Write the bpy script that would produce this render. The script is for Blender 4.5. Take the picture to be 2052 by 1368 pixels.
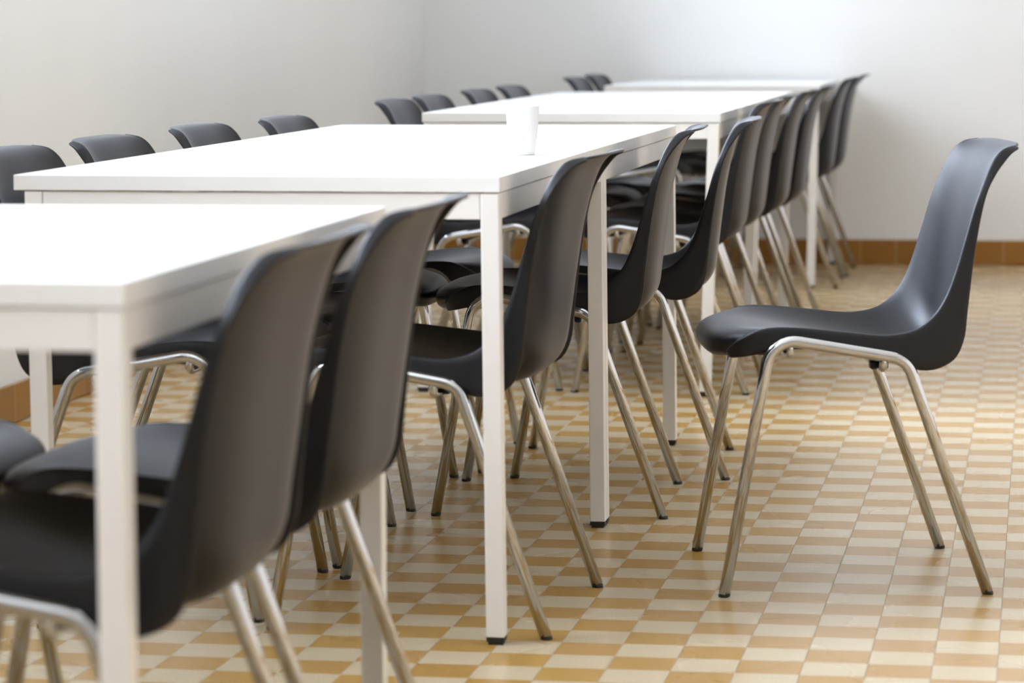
import bpy, bmesh, math, random
from mathutils import Vector, Matrix

# ------------------------------------------------------------------ scene, camera, light
for o in list(bpy.data.objects):
    bpy.data.objects.remove(o, do_unlink=True)
scn = bpy.context.scene
col = scn.collection

CAM_H = 1.0048
YAW, PITCH, ROLL, FPX = -0.16696, 0.10211, -0.0040, 6294.4
fw = Vector((math.sin(YAW)*math.cos(PITCH), math.cos(YAW)*math.cos(PITCH), -math.sin(PITCH)))
rt = Vector((math.cos(YAW), -math.sin(YAW), 0))
up = rt.cross(fw)
rt2 = math.cos(ROLL)*rt + math.sin(ROLL)*up
up2 = -math.sin(ROLL)*rt + math.cos(ROLL)*up
cd = bpy.data.cameras.new('camera')
cam = bpy.data.objects.new('camera', cd)
col.objects.link(cam)
cam.matrix_world = Matrix(((rt2.x, up2.x, -fw.x, 0), (rt2.y, up2.y, -fw.y, 0),
                           (rt2.z, up2.z, -fw.z, CAM_H), (0, 0, 0, 1)))
cd.sensor_width = 36
cd.lens = FPX*36/2052
cd.clip_start = 0.05
cd.clip_end = 200
cd.dof.use_dof = True
cd.dof.focus_distance = 6.15
cd.dof.aperture_fstop = 5.4
scn.camera = cam

scn.view_settings.view_transform = 'Standard'
scn.view_settings.look = 'None'
scn.view_settings.gamma = 1
scn.view_settings.use_curve_mapping = False
scn.view_settings.exposure = 1.8

# room extents
XL, XR, YF, YB, ZC = -2.547, 3.4, -3.6, 12.955, 3.35
SILL, HEAD, WALL_T = 1.42, 3.1, 0.30
WINDOWS = [(-0.4, 1.9), (2.4, 4.7), (5.2, 7.5), (8.0, 10.2), (11.0, 12.3)]
WIN_GAIN = [0.9, 0.9, 1, 0.9, 0.55]

world = bpy.data.worlds.new('overcast_sky')
scn.world = world
world.use_nodes = True
wn = world.node_tree
wn.nodes.clear()
wo = wn.nodes.new('ShaderNodeOutputWorld')
bg = wn.nodes.new('ShaderNodeBackground')
tc = wn.nodes.new('ShaderNodeTexCoord')
sx = wn.nodes.new('ShaderNodeSeparateXYZ')
cr = wn.nodes.new('ShaderNodeValToRGB')
cr.color_ramp.elements[0].position = 0.46
cr.color_ramp.elements[0].color = (0.20, 0.20, 0.18, 1)
cr.color_ramp.elements[1].position = 0.54
cr.color_ramp.elements[1].color = (0.86, 0.94, 1.08, 1)
mr = wn.nodes.new('ShaderNodeMapRange')
mr.inputs[1].default_value = -1
wn.links.new(tc.outputs['Generated'], sx.inputs[0])
wn.links.new(sx.outputs[2], mr.inputs[0])
wn.links.new(mr.outputs[0], cr.inputs[0])
wn.links.new(cr.outputs[0], bg.inputs[0])
bg.inputs[1].default_value = 1.0
wn.links.new(bg.outputs[0], wo.inputs[0])

SKY_RADIANCE = 7.6
for k, (a, b) in enumerate(WINDOWS):      # overcast daylight entering through each window opening
    ld = bpy.data.lights.new('window_daylight', 'AREA')
    ld.shape = 'RECTANGLE'
    ld.size = b-a
    ld.size_y = HEAD-SILL
    ld.color = (0.83, 0.93, 1.06)
    ld.energy = SKY_RADIANCE*WIN_GAIN[k]*ld.size*ld.size_y*math.pi
    lo = bpy.data.objects.new('window_daylight', ld)
    lo.location = (XL-WALL_T-0.20, (a+b)/2, (SILL+HEAD)/2+0.10)
    lo.rotation_euler = (math.pi/2-math.radians(14), 0, -math.pi/2)
    col.objects.link(lo)

# ------------------------------------------------------------------ materials
def nodes_of(name):
    m = bpy.data.materials.new(name)
    m.use_nodes = True
    nt = m.node_tree
    return m, nt, nt.nodes['Principled BSDF']

def mixc(nt, fac, a, b):
    n = nt.nodes.new('ShaderNodeMix')
    n.data_type = 'RGBA'
    for sock, v in ((n.inputs[0], fac), (n.inputs[6], a), (n.inputs[7], b)):
        if isinstance(v, bpy.types.NodeSocket):
            nt.links.new(v, sock)
        elif isinstance(v, (int, float)):
            sock.default_value = v
        else:
            sock.default_value = (*v, 1)
    return n.outputs[2]

def mth(nt, op, a, b=None, c=None):
    n = nt.nodes.new('ShaderNodeMath')
    n.operation = op
    for i, v in enumerate((a, b, c)):
        if v is None:
            continue
        if isinstance(v, bpy.types.NodeSocket):
            nt.links.new(v, n.inputs[i])
        else:
            n.inputs[i].default_value = v
    return n.outputs[0]

def noise(nt, vec, scale, detail=3, rough=0.5):
    n = nt.nodes.new('ShaderNodeTexNoise')
    n.inputs['Scale'].default_value = scale
    n.inputs['Detail'].default_value = detail
    n.inputs['Roughness'].default_value = rough
    if vec is not None:
        nt.links.new(vec, n.inputs['Vector'])
    return n.outputs[0]

def ramp(nt, v, lo, hi):
    n = nt.nodes.new('ShaderNodeMapRange')
    nt.links.new(v, n.inputs[0])
    n.inputs[1].default_value = lo
    n.inputs[2].default_value = hi
    return n.outputs[0]

def bump(nt, p, h, strength, dist):
    b = nt.nodes.new('ShaderNodeBump')
    b.inputs['Strength'].default_value = strength
    b.inputs['Distance'].default_value = dist
    nt.links.new(h, b.inputs['Height'])
    nt.links.new(b.outputs[0], p.inputs['Normal'])

def plain(name, c, rough, metal=0.0, var=0.0, scale=30, bmp=0.0, bscale=400, coat=0.0, spec=None):
    m, nt, p = nodes_of(name)
    t = nt.nodes.new('ShaderNodeTexCoord').outputs['Object']
    n = noise(nt, t, scale)
    dark = tuple(x*(1-var) for x in c)
    nt.links.new(mixc(nt, n, dark, c), p.inputs['Base Color'])
    p.inputs['Roughness'].default_value = rough
    p.inputs['Metallic'].default_value = metal
    p.inputs['Coat Weight'].default_value = coat
    if spec is not None:
        p.inputs['Specular IOR Level'].default_value = spec
    if bmp:
        bump(nt, p, noise(nt, t, bscale, 2), bmp, 0.0004)
    return m

def plastic_mat():
    m = bpy.data.materials.new('anthracite_plastic')
    m.use_nodes = True
    nt = m.node_tree
    nt.nodes.clear()
    out = nt.nodes.new('ShaderNodeOutputMaterial')
    mx = nt.nodes.new('ShaderNodeMixShader')
    fr = nt.nodes.new('ShaderNodeFresnel')
    fr.inputs[0].default_value = 1.5
    df = nt.nodes.new('ShaderNodeBsdfDiffuse')
    gl = nt.nodes.new('ShaderNodeBsdfGlossy')
    t = nt.nodes.new('ShaderNodeTexCoord').outputs['Object']
    nt.links.new(mixc(nt, noise(nt, t, 8), (0.0025, 0.0022, 0.0025), (0.0035, 0.0032, 0.0035)), df.inputs[0])
    gl.inputs['Roughness'].default_value = 0.38
    gl.inputs['Color'].default_value = (0.93, 0.94, 1.0, 1)
    nt.links.new(mth(nt, 'ADD', mth(nt, 'MULTIPLY', fr.outputs[0], 0.44), 0.0), mx.inputs[0])
    nt.links.new(df.outputs[0], mx.inputs[1])
    nt.links.new(gl.outputs[0], mx.inputs[2])
    # a broad satin lobe from the fine moulded texture
    sat = nt.nodes.new('ShaderNodeBsdfGlossy')
    sat.inputs['Roughness'].default_value = 0.52
    sat.inputs['Color'].default_value = (0.95, 0.95, 1.0, 1)
    m2 = nt.nodes.new('ShaderNodeMixShader')
    m2.inputs[0].default_value = 0.018
    nt.links.new(mx.outputs[0], m2.inputs[1])
    nt.links.new(sat.outputs[0], m2.inputs[2])
    nt.links.new(m2.outputs[0], out.inputs[0])
    return m
M_PLASTIC = plastic_mat()
M_CHROME = plain('satin_chrome', (0.56, 0.565, 0.58), 0.07, metal=1.0, var=0.10, scale=25)
M_RUBBER = plain('black_rubber', (0.012, 0.012, 0.012), 0.55, var=0.2)
M_TOP = plain('white_laminate', (0.84, 0.84, 0.83), 0.28, var=0.02, scale=5)
M_EDGE = plain('white_edge_band', (0.80, 0.79, 0.77), 0.38, var=0.03, scale=14)
M_FRAME = plain('white_powder_coat', (0.82, 0.79, 0.76), 0.34, var=0.03, scale=12)
M_WALL = plain('white_plaster', (0.88, 0.88, 0.875), 0.75, var=0.03, scale=3, bmp=0.3, bscale=220)
M_WALLR = plain('cream_plaster', (0.66, 0.60, 0.53), 0.8, var=0.03, scale=3)
M_CEIL = plain('ceiling_paint', (0.88, 0.88, 0.87), 0.8, var=0.02, scale=3)
M_CUP = plain('white_cup_plastic', (0.80, 0.80, 0.80), 0.35, var=0.01)
M_CUP.node_tree.nodes['Principled BSDF'].inputs['Subsurface Weight'].default_value = 0.0
M_WINFRAME = plain('window_frame_paint', (0.75, 0.75, 0.74), 0.4, var=0.03)
M_CLIP = plain('red_brown_sticker', (0.30, 0.12, 0.09), 0.5, var=0.3)

# floor: ten-centimetre cream and ochre tiles laid as a chequerboard
TX, TY, TS = -0.35633, 6.3636, 0.1
def floor_mat():
    m, nt, p = nodes_of('chequered_floor_tiles')
    g = nt.nodes.new('ShaderNodeNewGeometry')
    s = nt.nodes.new('ShaderNodeSeparateXYZ')
    nt.links.new(g.outputs['Position'], s.inputs[0])
    u = mth(nt, 'DIVIDE', mth(nt, 'SUBTRACT', s.outputs[0], TX), TS)
    v = mth(nt, 'DIVIDE', mth(nt, 'SUBTRACT', s.outputs[1], TY), TS)
    iu, iv = mth(nt, 'FLOOR', u), mth(nt, 'FLOOR', v)
    par = mth(nt, 'FLOORED_MODULO', mth(nt, 'ADD', iu, iv), 2.0)      # 1 = ochre
    cxy = nt.nodes.new('ShaderNodeCombineXYZ')
    nt.links.new(iu, cxy.inputs[0]); nt.links.new(iv, cxy.inputs[1])
    wnz = nt.nodes.new('ShaderNodeTexWhiteNoise')
    nt.links.new(cxy.outputs[0], wnz.inputs[0])
    rnd = wnz.outputs['Value']
    sc = nt.nodes.new('ShaderNodeSeparateColor')
    nt.links.new(wnz.outputs['Color'], sc.inputs[0])
    pos = g.outputs['Position']
    speck = ramp(nt, noise(nt, pos, 420, 2, 0.6), 0.35, 0.65)
    big = noise(nt, pos, 1.3, 1)
    mid = noise(nt, pos, 5, 1)
    ochre = mixc(nt, rnd, (0.42, 0.225, 0.036), (0.49, 0.285, 0.066))
    ochre = mixc(nt, mth(nt, 'MULTIPLY', ramp(nt, sc.outputs[1], 0.55, 1.0), 0.55), ochre, (0.44, 0.25, 0.09))
    ochre = mixc(nt, mth(nt, 'MULTIPLY', mid, 0.30), ochre, (0.44, 0.265, 0.07))
    tan_shift = mth(nt, 'MULTIPLY', ramp(nt, mth(nt, 'ADD', s.outputs[0], mth(nt, 'MULTIPLY', big, 0.5)), -0.6, 0.5), 0.5)  # ochre tiles turn less yellow, more tan, towards the right; uneven border
    ochre = mixc(nt, tan_shift, ochre, (0.46, 0.29, 0.14))
    cream = mixc(nt, speck, (0.50, 0.40, 0.25), (0.70, 0.58, 0.40))
    cream = mixc(nt, mth(nt, 'MULTIPLY', sc.outputs[2], 0.35), cream, (0.58, 0.48, 0.33))
    c = mixc(nt, par, cream, ochre)
    c = mixc(nt, mth(nt, 'MULTIPLY', ramp(nt, big, 0.35, 0.75), 0.18), c, (0.42, 0.33, 0.24))
    # joints
    fu, fv = mth(nt, 'FRACT', u), mth(nt, 'FRACT', v)
    du = mth(nt, 'MINIMUM', fu, mth(nt, 'SUBTRACT', 1.0, fu))
    dv = mth(nt, 'MINIMUM', fv, mth(nt, 'SUBTRACT', 1.0, fv))
    ju = ramp(nt, du, 0.011, 0.005)
    jv = mth(nt, 'MULTIPLY', ramp(nt, dv, 0.011, 0.005), ramp(nt, noise(nt, pos, 2.2, 2), 0.40, 0.62))
    j = mth(nt, 'MAXIMUM', mth(nt, 'MULTIPLY', ju, 0.62), mth(nt, 'MULTIPLY', jv, 0.65))
    c = mixc(nt, j, c, (0.20, 0.165, 0.135))
    # a few dark crumbs of dirt
    nt.links.new(c, p.inputs['Base Color'])
    r = mth(nt, 'ADD', mth(nt, 'MULTIPLY', mid, 0.06), mth(nt, 'ADD', 0.24, mth(nt, 'MULTIPLY', j, 0.35)))
    nt.links.new(r, p.inputs['Roughness'])
    p.inputs['Specular IOR Level'].default_value = 0.26
    return m
M_FLOOR = floor_mat()

def skirting_mat(axis):
    m, nt, p = nodes_of('brown_skirting_tiles_' + 'xy'[axis])
    g = nt.nodes.new('ShaderNodeNewGeometry')
    s = nt.nodes.new('ShaderNodeSeparateXYZ')
    nt.links.new(g.outputs['Position'], s.inputs[0])
    off = -0.147 if axis == 0 else 7.523
    u = mth(nt, 'DIVIDE', mth(nt, 'SUBTRACT', s.outputs[axis], off), 0.145)
    fu = mth(nt, 'FRACT', u)
    du = mth(nt, 'MINIMUM', fu, mth(nt, 'SUBTRACT', 1.0, fu))
    w = nt.nodes.new('ShaderNodeTexWhiteNoise')
    w.noise_dimensions = '1D'
    nt.links.new(mth(nt, 'FLOOR', u), w.inputs['W'])
    c = mixc(nt, w.outputs['Value'], (0.30, 0.130, 0.014), (0.38, 0.170, 0.022))
    c = mixc(nt, mth(nt, 'MULTIPLY', noise(nt, g.outputs['Position'], 90), 0.4), c, (0.25, 0.115, 0.015))
    c = mixc(nt, ramp(nt, du, 0.016, 0.009), c, (0.50, 0.35, 0.18))
    nt.links.new(c, p.inputs['Base Color'])
    p.inputs['Roughness'].default_value = 0.3
    return m

def glass_mat():
    m = bpy.data.materials.new('window_glass')
    m.use_nodes = True
    nt = m.node_tree
    nt.nodes.clear()
    out = nt.nodes.new('ShaderNodeOutputMaterial')
    mx = nt.nodes.new('ShaderNodeMixShader')
    fr = nt.nodes.new('ShaderNodeFresnel')
    fr.inputs[0].default_value = 1.3
    tr = nt.nodes.new('ShaderNodeBsdfTransparent')
    gl = nt.nodes.new('ShaderNodeBsdfGlossy')
    gl.inputs['Roughness'].default_value = 0.02
    nt.links.new(fr.outputs[0], mx.inputs[0])
    nt.links.new(tr.outputs[0], mx.inputs[1])
    nt.links.new(gl.outputs[0], mx.inputs[2])
    nt.links.new(mx.outputs[0], out.inputs[0])
    return m
M_GLASS = glass_mat()

# ------------------------------------------------------------------ mesh helpers
def link_mesh(name, bm, mat, parent=None, smooth=False, bevel=0.0, seg=2):
    me = bpy.data.meshes.new(name)
    bm.normal_update()
    bm.to_mesh(me)
    bm.free()
    mats = mat if isinstance(mat, (list, tuple)) else [mat]
    for x in mats:
        me.materials.append(x)
    if smooth:
        me.polygons.foreach_set('use_smooth', [True]*len(me.polygons))
    o = bpy.data.objects.new(name, me)
    col.objects.link(o)
    if parent:
        o.parent = parent
    if bevel:
        b = o.modifiers.new('bevel', 'BEVEL')
        b.width = bevel
        b.segments = seg
        b.limit_method = 'ANGLE'
        b.harden_normals = False
    return o

def box(bm, x0, x1, y0, y1, z0, z1):
    vs = [bm.verts.new((x, y, z)) for x in (x0, x1) for y in (y0, y1) for z in (z0, z1)]
    for f in ((0, 1, 3, 2), (4, 6, 7, 5), (0, 4, 5, 1), (2, 3, 7, 6), (0, 2, 6, 4), (1, 5, 7, 3)):
        bm.faces.new([vs[i] for i in f])
    return vs

def tube(bm, pts, r, n=14, cap=True):
    pts = [Vector(p) for p in pts]
    prev = None
    rings = []
    for i, p in enumerate(pts):
        d = (pts[min(i+1, len(pts)-1)] - pts[max(i-1, 0)]).normalized()
        if prev is None:
            a = Vector((0, 1, 0)) if abs(d.y) < 0.9 else Vector((1, 0, 0))
            u = d.cross(a).normalized()
        else:
            u = (prev - d*prev.dot(d)).normalized()
        prev = u
        w = d.cross(u)
        rings.append([bm.verts.new(p + r*(math.cos(t)*u + math.sin(t)*w))
                      for t in (2*math.pi*k/n for k in range(n))])
    for a, b in zip(rings, rings[1:]):
        for k in range(n):
            bm.faces.new((a[k], a[(k+1) % n], b[(k+1) % n], b[k]))
    if cap:
        bm.faces.new(list(reversed(rings[0])))
        bm.faces.new(rings[-1])
    bmesh.ops.recalc_face_normals(bm, faces=bm.faces[:])

def fillet(pts, rad, n=8):
    pts = [Vector(p) for p in pts]
    out = [pts[0]]
    for i in range(1, len(pts)-1):
        a, b, c = pts[i-1], pts[i], pts[i+1]
        u, v = (a-b).normalized(), (c-b).normalized()
        ang = u.angle(v)
        t = rad[i-1]/math.tan(ang/2)
        p0, p1 = b+u*t, b+v*t
        for k in range(n+1):
            s = k/n
            # circular arc through the tangent points
            cen = b + (u+v).normalized()*(rad[i-1]/math.sin(ang/2))
            e0, e1 = p0-cen, p1-cen
            om = e0.angle(e1)
            out.append(cen + (e0*math.sin((1-s)*om) + e1*math.sin(s*om))/math.sin(om))
    out.append(pts[-1])
    return out

def tag(o, label, cat, group=None):
    o['label'] = label
    o['category'] = cat
    if group:
        o['group'] = group
    return o

def struct(o):
    o['kind'] = 'structure'
    return o

# ------------------------------------------------------------------ room
bm = bmesh.new(); box(bm, XL, XR, YF, YB, -0.1, 0.0)
struct(link_mesh('floor', bm, M_FLOOR))
bm = bmesh.new(); box(bm, XL-WALL_T, XR+0.2, YF-0.2, YB+0.2, ZC, ZC+0.15)
struct(link_mesh('ceiling', bm, M_CEIL))
bm = bmesh.new(); box(bm, XL-WALL_T, XR+0.2, YB, YB+0.2, -0.1, ZC)
struct(link_mesh('wall_back', bm, M_WALL))
bm = bmesh.new(); box(bm, XL-WALL_T, XR+0.2, YF-0.2, YF, -0.1, ZC)
struct(link_mesh('wall_front', bm, M_WALL))
bm = bmesh.new(); box(bm, XR, XR+0.2, YF, YB, -0.1, ZC)
struct(link_mesh('wall_right', bm, M_WALLR))
bm = bmesh.new()                              # the window wall, with its openings
X0 = XL-WALL_T
box(bm, X0, XL, YF, YB, -0.1, SILL)
box(bm, X0, XL, YF, YB, HEAD, ZC)
edges = [YF] + [e for w in WINDOWS for e in w] + [YB]
for a, b in zip(edges[0::2], edges[1::2]):
    box(bm, X0, XL, a, b, SILL, HEAD)
struct(link_mesh('wall_left', bm, M_WALL))
for k, (a, b) in enumerate(WINDOWS):
    bm = bmesh.new()
    xa, xb = X0+0.03, X0+0.08
    box(bm, xa, xb, a, b, SILL, SILL+0.06)
    box(bm, xa, xb, a, b, HEAD-0.06, HEAD)
    for y in (a, (a+b)/2-0.03, b-0.06):
        box(bm, xa, xb, y, y+0.06, SILL+0.06, HEAD-0.06)
    f = struct(link_mesh('window_%d' % (k+1), bm, M_WINFRAME))
    for (p, q) in ((a+0.06, (a+b)/2-0.03), ((a+b)/2+0.03, b-0.06)):
        bm = bmesh.new()
        box(bm, xa+0.02, xa+0.026, p, q, SILL+0.06, HEAD-0.06)
        link_mesh('window_pane', bm, M_GLASS, f)
def skirting(name, pts_box, axis):
    bm = bmesh.new(); box(bm, *pts_box)
    struct(link_mesh(name, bm, skirting_mat(axis), bevel=0.006, seg=3))
skirting('baseboard_back', (XL+0.012, XR-0.012, YB-0.012, YB, 0, 0.10), 0)
skirting('baseboard_left', (XL, XL+0.012, YF, YB, 0, 0.10), 1)
skirting('baseboard_right', (XR-0.012, XR, YF, YB, 0, 0.10), 1)

# ------------------------------------------------------------------ stacking chair
# stations along the shell from the front underside to the top lip:
# centre line (x,z), rim crest (x,z), free edge of the side skirt (x,z), half width
ST = [
 ((0.236, 0.408), (0.212, 0.413), (0.208, 0.411), 0.135),
 ((0.248, 0.418), (0.220, 0.421), (0.215, 0.413), 0.163),
 ((0.252, 0.434), (0.214, 0.434), (0.205, 0.416), 0.186),
 ((0.244, 0.449), (0.200, 0.447), (0.192, 0.420), 0.203),
 ((0.223, 0.459), (0.178, 0.460), (0.172, 0.425), 0.213),
 ((0.186, 0.462), (0.150, 0.468), (0.146, 0.431), 0.218),
 ((0.120, 0.452), (0.098, 0.468), (0.096, 0.434), 0.221),
 ((0.030, 0.432), (0.018, 0.460), (0.016, 0.430), 0.222),
 ((-0.050, 0.415), (-0.052, 0.454), (-0.055, 0.414), 0.223),
 ((-0.120, 0.405), (-0.103, 0.463), (-0.118, 0.395), 0.224),
 ((-0.170, 0.413), (-0.134, 0.486), (-0.166, 0.410), 0.224),
 ((-0.197, 0.443), (-0.155, 0.517), (-0.187, 0.446), 0.223),
 ((-0.205, 0.492), (-0.172, 0.560), (-0.194, 0.500), 0.222),
 ((-0.213, 0.560), (-0.190, 0.621), (-0.203, 0.580), 0.220),
 ((-0.223, 0.635), (-0.205, 0.673), (-0.214, 0.650), 0.217),
 ((-0.235, 0.694), (-0.219, 0.710), (-0.226, 0.703), 0.213),
 ((-0.248, 0.737), (-0.233, 0.742), (-0.242, 0.7345), 0.208),
 ((-0.262, 0.764), (-0.247, 0.764), (-0.258, 0.7555), 0.202),
 ((-0.281, 0.780), (-0.263, 0.777), (-0.273, 0.7710), 0.193),
 ((-0.304, 0.785), (-0.285, 0.782), (-0.2895, 0.7790), 0.174),
]
def cr_interp(vals, t):
    n = len(vals)-1
    i = min(int(t*n), n-1)
    s = t*n-i
    p0, p1, p2, p3 = vals[max(i-1, 0)], vals[i], vals[i+1], vals[min(i+2, n)]
    return 0.5*((2*p1)+(-p0+p2)*s+(2*p0-5*p1+4*p2-p3)*s*s+(-p0+3*p1-3*p2+p3)*s*s*s)

def shell_mesh():
    NS, TH = 90, 0.0042
    KA, KS = 18, 5
    chans = [[st[k][m] for st in ST] for k in range(3) for m in range(2)] + [[st[3] for st in ST]]
    P = []
    for i in range(NS+1):
        cx, cz, ex, ez, sx_, sz_, w = (cr_interp(c, i/NS) for c in chans)
        C, E, S = Vector((cx, 0, cz)), Vector((ex, 0, ez)), Vector((sx_, 0, sz_))
        up_ = (E-S).normalized()
        half = []
        for k in range(KA+1):
            q = (k/KA)
            q = q*(1.35-0.35*q)
            p = C.lerp(E, q**4.2)
            p.y = (w-0.0065)*q
            half.append(p)
        for dy, dz in ((-0.0035, 0.0016), (-0.0008, 0.0012), (0.0012, -0.0016)):
            p = E+up_*dz
            p.y = w+dy
            half.append(p)
        E2 = half[-1].copy(); E2.y = 0
        for k in range(1, KS+1):
            p = E2.lerp(S, k/KS)
            p.y = w+0.0012+0.0035*k/KS
            half.append(p)
        row = [Vector((p.x, -p.y, p.z)) for p in reversed(half[1:])] + half
        P.append(row)
    NT = len(P[0])-1
    # normals pointing to the sitter's side
    N = [[None]*(NT+1) for _ in range(NS+1)]
    for i in range(NS+1):
        for j in range(NT+1):
            du = P[min(i+1, NS)][j]-P[max(i-1, 0)][j]
            dv = P[i][min(j+1, NT)]-P[i][max(j-1, 0)]
            N[i][j] = dv.cross(du).normalized()
    if N[NS//3][NT//2].z < 0:
        N = [[-v for v in r] for r in N]
    bm = bmesh.new()
    A = [[bm.verts.new(P[i][j]) for j in range(NT+1)] for i in range(NS+1)]
    B = [[bm.verts.new(P[i][j]-N[i][j]*TH) for j in range(NT+1)] for i in range(NS+1)]
    for i in range(NS):
        for j in range(NT):
            bm.faces.new((A[i][j], A[i][j+1], A[i+1][j+1], A[i+1][j]))
            bm.faces.new((B[i][j], B[i+1][j], B[i+1][j+1], B[i][j+1]))
    loop = [(0, j) for j in range(NT+1)] + [(i, NT) for i in range(1, NS+1)] + \
           [(NS, j) for j in range(NT-1, -1, -1)] + [(i, 0) for i in range(NS-1, 0, -1)]
    mids = []
    for k, (i, j) in enumerate(loop):
        if j in (0, NT) and i not in (0, NS):
            out = P[i][j]-P[i][2 if j == 0 else NT-2]
        else:
            out = P[i][j]-P[min(max(i, 2), NS-2)][j]
        out = out-N[i][j]*out.dot(N[i][j])
        out = out.normalized()
        mids.append(bm.verts.new(P[i][j]-N[i][j]*TH*0.5+out*TH*0.45))
    for k in range(len(loop)):
        k2 = (k+1) % len(loop)
        (i, j), (i2, j2) = loop[k], loop[k2]
        bm.faces.new((A[i][j], mids[k], mids[k2], A[i2][j2]))
        bm.faces.new((mids[k], B[i][j], B[i2][j2], mids[k2]))
    bmesh.ops.recalc_face_normals(bm, faces=bm.faces[:])
    return bm

TR = 0.0105
FRONT_FOOT, REAR_FOOT, FOOT_Y, TOP_Y = 0.231, -0.231, 0.241, 0.2415
def build_chair():
    root = bpy.data.objects.new('stacking_chair', None)
    root.empty_display_size = 0.1
    col.objects.link(root)
    link_mesh('seat_shell', shell_mesh(), M_PLASTIC, root, smooth=True)
    for s in (1, -1):
        bm = bmesh.new()
        foot_f, foot_r = Vector((FRONT_FOOT, s*FOOT_Y, 0.0055)), Vector((REAR_FOOT, s*FOOT_Y, 0.0055))
        pf, pr = Vector((0.151, s*TOP_Y, 0.4545)), Vector((-0.086, s*TOP_Y, 0.4145))
        tube(bm, fillet([foot_f, pf, pr, foot_r], (0.05, 0.045)), TR, 16)
        fr = link_mesh('leg_frame', bm, M_CHROME, root, smooth=True)
        for ft, nx in ((foot_f, pf), (foot_r, pr)):
            bm = bmesh.new()
            d = (nx-ft).normalized()
            base = ft - d*((ft.z-0.001)/d.z)
            c0 = Vector((base.x, base.y, 0.0))
            ring = []
            for z, rr in ((0.0, 0), (0.001, 0), (0.0035, 0), (0.0062, 0)):
                ring.append(c0 + d*(z/d.z))
            rads = (TR*0.80, TR*0.95, TR*1.0, TR*1.0)
            vr = []
            for c, rr in zip(ring, rads):
                vr.append([bm.verts.new((c.x+rr*math.cos(t), c.y+rr*math.sin(t), c.z))
                           for t in (2*math.pi*k/16 for k in range(16))])
            for a, b in zip(vr, vr[1:]):
                for k in range(16):
                    bm.faces.new((a[k], a[(k+1) % 16], b[(k+1) % 16], b[k]))
            bm.faces.new(list(reversed(vr[0]))); bm.faces.new(vr[-1])
            link_mesh('foot_cap', bm, M_RUBBER, fr, smooth=False)
    for x, zt, zb in ((0.118, 0.447, 0.4225), (-0.045, 0.420, 0.3985)):
        bm = bmesh.new()
        pts = [(x, TOP_Y, zt), (x, TOP_Y-0.002, zb), (x, -TOP_Y+0.002, zb), (x, -TOP_Y, zt)]
        tube(bm, fillet(pts, (0.010, 0.010), 5), 0.007, 10)
        link_mesh('cross_bar', bm, M_CHROME, root, smooth=True)
    for s in (1, -1):
        bm = bmesh.new()
        box(bm, 0.130, 0.172, s*0.188-0.014, s*0.188+0.014, 0.420, 0.452)
        link_mesh('mounting_block', bm, M_PLASTIC, root, bevel=0.004)
        bm = bmesh.new()
        box(bm, -0.062, -0.030, s*0.180-0.012, s*0.180+0.012, 0.392, 0.408)
        link_mesh('mounting_block', bm, M_PLASTIC, root, bevel=0.004)
    return root

def copy_tree(o, parent=None):
    c = o.copy()
    col.objects.link(c)
    if parent is not None:
        c.parent = parent
    for ch in list(o.children):
        copy_tree(ch, c)
    return c

# x, y, facing (degrees, 0 = towards the right wall), label, group
GR = 'black shell chairs along the right side of the tables'
GL = 'black shell chairs along the left side of the tables'
CHAIRS = [
 (-0.3586, 5.683, 191.8, 'black shell chair standing alone on the open floor, pulled away from the tables', None),
 (-1.013, 3.20, 180, 'big blurred black shell chair nearest the camera, right side of the nearest table', GR),
 (-1.020, 3.822, 180, 'blurred black shell chair second from the camera, right side of the nearest table', GR),
 (-1.008, 5.23, 178, 'black shell chair tucked under the right side of the table with the cup', GR),
 (-0.988, 6.47, 183, 'black shell chair at the right side, just past the two touching table legs', GR),
 (-0.923, 7.02, 184.5, 'black shell chair at the far right corner of the table behind the cup table', GR),
 (-1.005, 8.60, 180, 'first black shell chair on the right of the long table past the second gap', GR),
 (-1.005, 9.16, 180, 'second black shell chair on the right of the long table past the second gap', GR),
 (-0.990, 9.88, 180, 'third black shell chair on the right of the long table past the second gap', GR),
 (-0.975, 10.42, 180, 'fourth black shell chair on the right of the long table past the second gap', GR),
 (-0.985, 12.0, 180, 'black shell chair at the right front of the table against the back wall', GR),
 (-0.975, 12.52, 180, 'hindmost black shell chair on the right, beside its shadow on the back wall', GR),
 (-1.535, 3.83, 0, 'blurred black shell chair under the nearest table, only its shiny seat front showing at left', GL),
 (-1.518, 5.30, 0, 'black shell chair whose rounded back is cut off by the left photo edge', GL),
 (-1.500, 5.83, 0, 'second black chair back from the left, above the edge of the cup table', GL),
 (-1.500, 6.51, 0, 'third black chair back from the left, above the edge of the white table', GL),
 (-1.450, 7.07, 0, 'fourth black chair back from the left, by the far left corner of the cup tables', GL),
 (-1.515, 8.63, 0, 'first black chair back past the second gap, by the front left table corner', GL),
 (-1.515, 9.15, 0, 'second black chair back past the second gap, over the left table edge', GL),
 (-1.510, 9.90, 0, 'left one of two close black chair backs over the left edge, past the second gap', GL),
 (-1.495, 10.47, 0, 'right one of two close black chair backs over the left edge, past the second gap', GL),
 (-1.500, 12.00, 0, 'small black chair back left of the last table by the back wall', GL),
 (-1.500, 12.57, 0, 'smallest black chair back, partly hidden by the last table at the back wall', GL),
]
chair0 = build_chair()
for k, (x, y, a, label, group) in enumerate(CHAIRS):
    c = chair0 if k == 0 else copy_tree(chair0)
    c.location = (x, y, 0)
    c.rotation_euler = (0, 0, math.radians(a))
    c['label'] = label
    c['category'] = 'chair'
    if group:
        c['group'] = group

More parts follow.
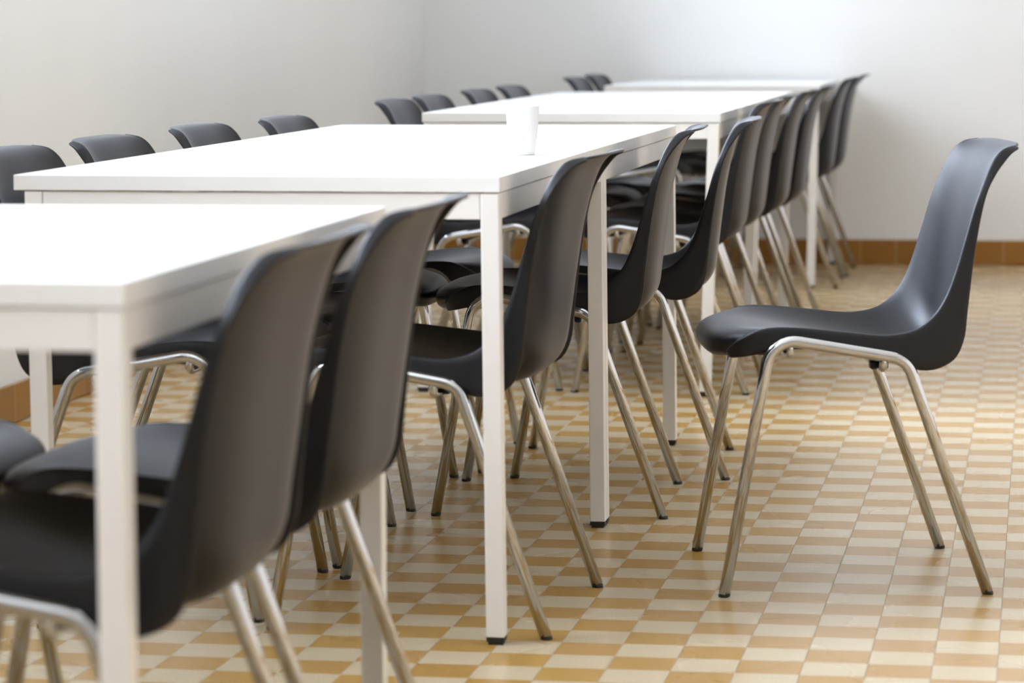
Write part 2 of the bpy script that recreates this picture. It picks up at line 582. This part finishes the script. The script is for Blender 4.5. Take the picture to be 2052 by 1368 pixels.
# ------------------------------------------------------------------ tables
HT, TB = 0.756, 0.025
def build_table(xr, y0, w, l, inl, inr, lean, label, detail=False):
    """xr right edge, y0 front edge; inl/inr inset of the frame; lean = sideways shift of the feet"""
    x0 = xr-w
    root = bpy.data.objects.new('table', None)
    root.empty_display_size = 0.1
    root.location = (xr-w/2, y0+l/2, 0)
    col.objects.link(root)
    tag(root, label, 'table', 'white canteen tables')
    hx, hy = w/2, l/2
    bm = bmesh.new(); box(bm, -hx, hx, -hy+0.0008, hy-0.0008, HT-TB, HT)
    for f in bm.faces:
        f.material_index = 0 if abs(f.normal.z) > 0.5 else 1
    bm.normal_update()
    for f in bm.faces:
        f.material_index = 0 if abs(f.normal.z) > 0.5 else 1
    link_mesh('tabletop', bm, [M_TOP, M_EDGE], root, bevel=0.0012)
    fx0, fx1 = -hx+inl, hx-inr
    fy0, fy1 = -hy+0.003, hy-0.003
    L = 0.030
    zt = HT-TB-0.0015
    for sx_ in (0, 1):
        for sy in (0, 1):
            bm = bmesh.new()
            xa = fx0 if sx_ == 0 else fx1-L
            ya = fy0 if sy == 0 else fy1-L
            vs = box(bm, xa, xa+L, ya, ya+L, 0.012, zt)
            for v in vs:
                if v.co.z < 0.1:
                    v.co.x += lean
            lg = link_mesh('leg', bm, M_FRAME, root, bevel=0.002)
            bm = bmesh.new()
            box(bm, xa+lean+0.0005, xa+lean+L-0.0005, ya+0.0005, ya+L-0.0005, 0.005, 0.013)
            box(bm, xa+lean+0.003, xa+lean+L-0.003, ya+0.003, ya+L-0.003, 0.0, 0.006)
            link_mesh('foot_cap', bm, M_RUBBER, lg)
    rz0, rz1, rt_ = zt-0.042, zt, 0.018
    for k in range(2):
        bm = bmesh.new()
        ya = fy0+0.0015 if k == 0 else fy1-0.0015-rt_
        box(bm, fx0+L+0.0006, fx1-L-0.0006, ya, ya+rt_, rz0, rz1)
        link_mesh('rail', bm, M_FRAME, root, bevel=0.0015)
        bm = bmesh.new()
        xa = fx0+0.0015 if k == 0 else fx1-0.0015-rt_
        box(bm, xa, xa+rt_, fy0+L+0.0006, fy1-L-0.0006, rz0, rz1)
        rl = link_mesh('rail', bm, M_FRAME, root, bevel=0.0015)
        if detail and k == 1:
            bm = bmesh.new()
            ye = fy1-L-0.05
            for (ya, yb, za, zb) in ((ye, ye+0.045, rz1-0.010, rz1-0.0085), (ye, ye+0.002, rz0+0.012, rz1-0.009)):
                box(bm, fx1-0.0016, fx1-0.0008, ya, yb, za, zb)
            link_mesh('rail_marking', bm, M_CLIP, rl)
    return root

W, LT = 0.805, 1.2235
XRT = -0.848
build_table(-0.8655, 2.898, W, LT, 0.012, 0.002, 0.0, 'blurred white table nearest the camera, cut off by the left photo edge')
build_table(XRT, 4.919, W, LT, 0.017, 0.002, 0.006, 'white table with the white cup on it, behind the nearest table')
build_table(XRT, 4.919+LT+0.001, W, LT, 0.010, 0.002, 0.006, 'white table pushed end to end behind the table with the cup', True)
build_table(-0.8387, 8.309, W, LT, 0.004, 0.003, -0.022, 'white table facing the gap behind the cup tables, another joined behind it')
build_table(-0.8387, 8.309+LT+0.001, W, LT, 0.004, 0.003, -0.012, 'white table forming the far half of the second joined pair, before the last gap')
build_table(-0.8135, 11.712, W, 1.218, 0.004, 0.003, -0.012, 'last white table, standing with its far end against the back wall')

# ------------------------------------------------------------------ cup
def cup():
    bm = bmesh.new()
    H, rb, rt_c, n = 0.091, 0.0225, 0.0315, 96
    prof = [(0.0, 0.003, 0), (rb-0.003, 0.003, 0), (rb-0.001, 0.0, 0), (rb, 0.002, 0), (rb+0.0006, 0.008, 0.3), (rb+0.004, 0.035, 1),
            (rb+0.0065, 0.060, 1), (rb+0.0068, 0.064, 0), (rb+0.0075, 0.068, 0), (rt_c-0.0005, 0.088, 0),
            (rt_c+0.0015, 0.0885, 0), (rt_c+0.0022, 0.090, 0), (rt_c+0.0012, H, 0), (rt_c-0.001, H-0.0005, 0),
            (rt_c-0.0015, 0.087, 0), (rb+0.006, 0.062, 0), (rb-0.0006, 0.005, 0), (0.0, 0.0045, 0)]
    rings = []
    for r, z, fl in prof:
        if r == 0:
            rings.append([bm.verts.new((0, 0, z))])
        else:
            rings.append([bm.verts.new(((r+fl*0.0004*math.cos(32*t))*math.cos(t),
                                        (r+fl*0.0004*math.cos(32*t))*math.sin(t), z))
                          for t in (2*math.pi*k/n for k in range(n))])
    for a, b in zip(rings, rings[1:]):
        for k in range(n):
            k2 = (k+1) % n
            if len(a) == 1:
                bm.faces.new((a[0], b[k], b[k2]))
            elif len(b) == 1:
                bm.faces.new((a[k], a[k2], b[0]))
            else:
                bm.faces.new((a[k], a[k2], b[k2], b[k]))
    bmesh.ops.recalc_face_normals(bm, faces=bm.faces[:])
    o = link_mesh('drinking_cup', bm, M_CUP, smooth=True)
    o.location = (-0.945, 5.735, HT)
    tag(o, 'small empty white drinking cup standing on the second white table', 'cup')
cup()
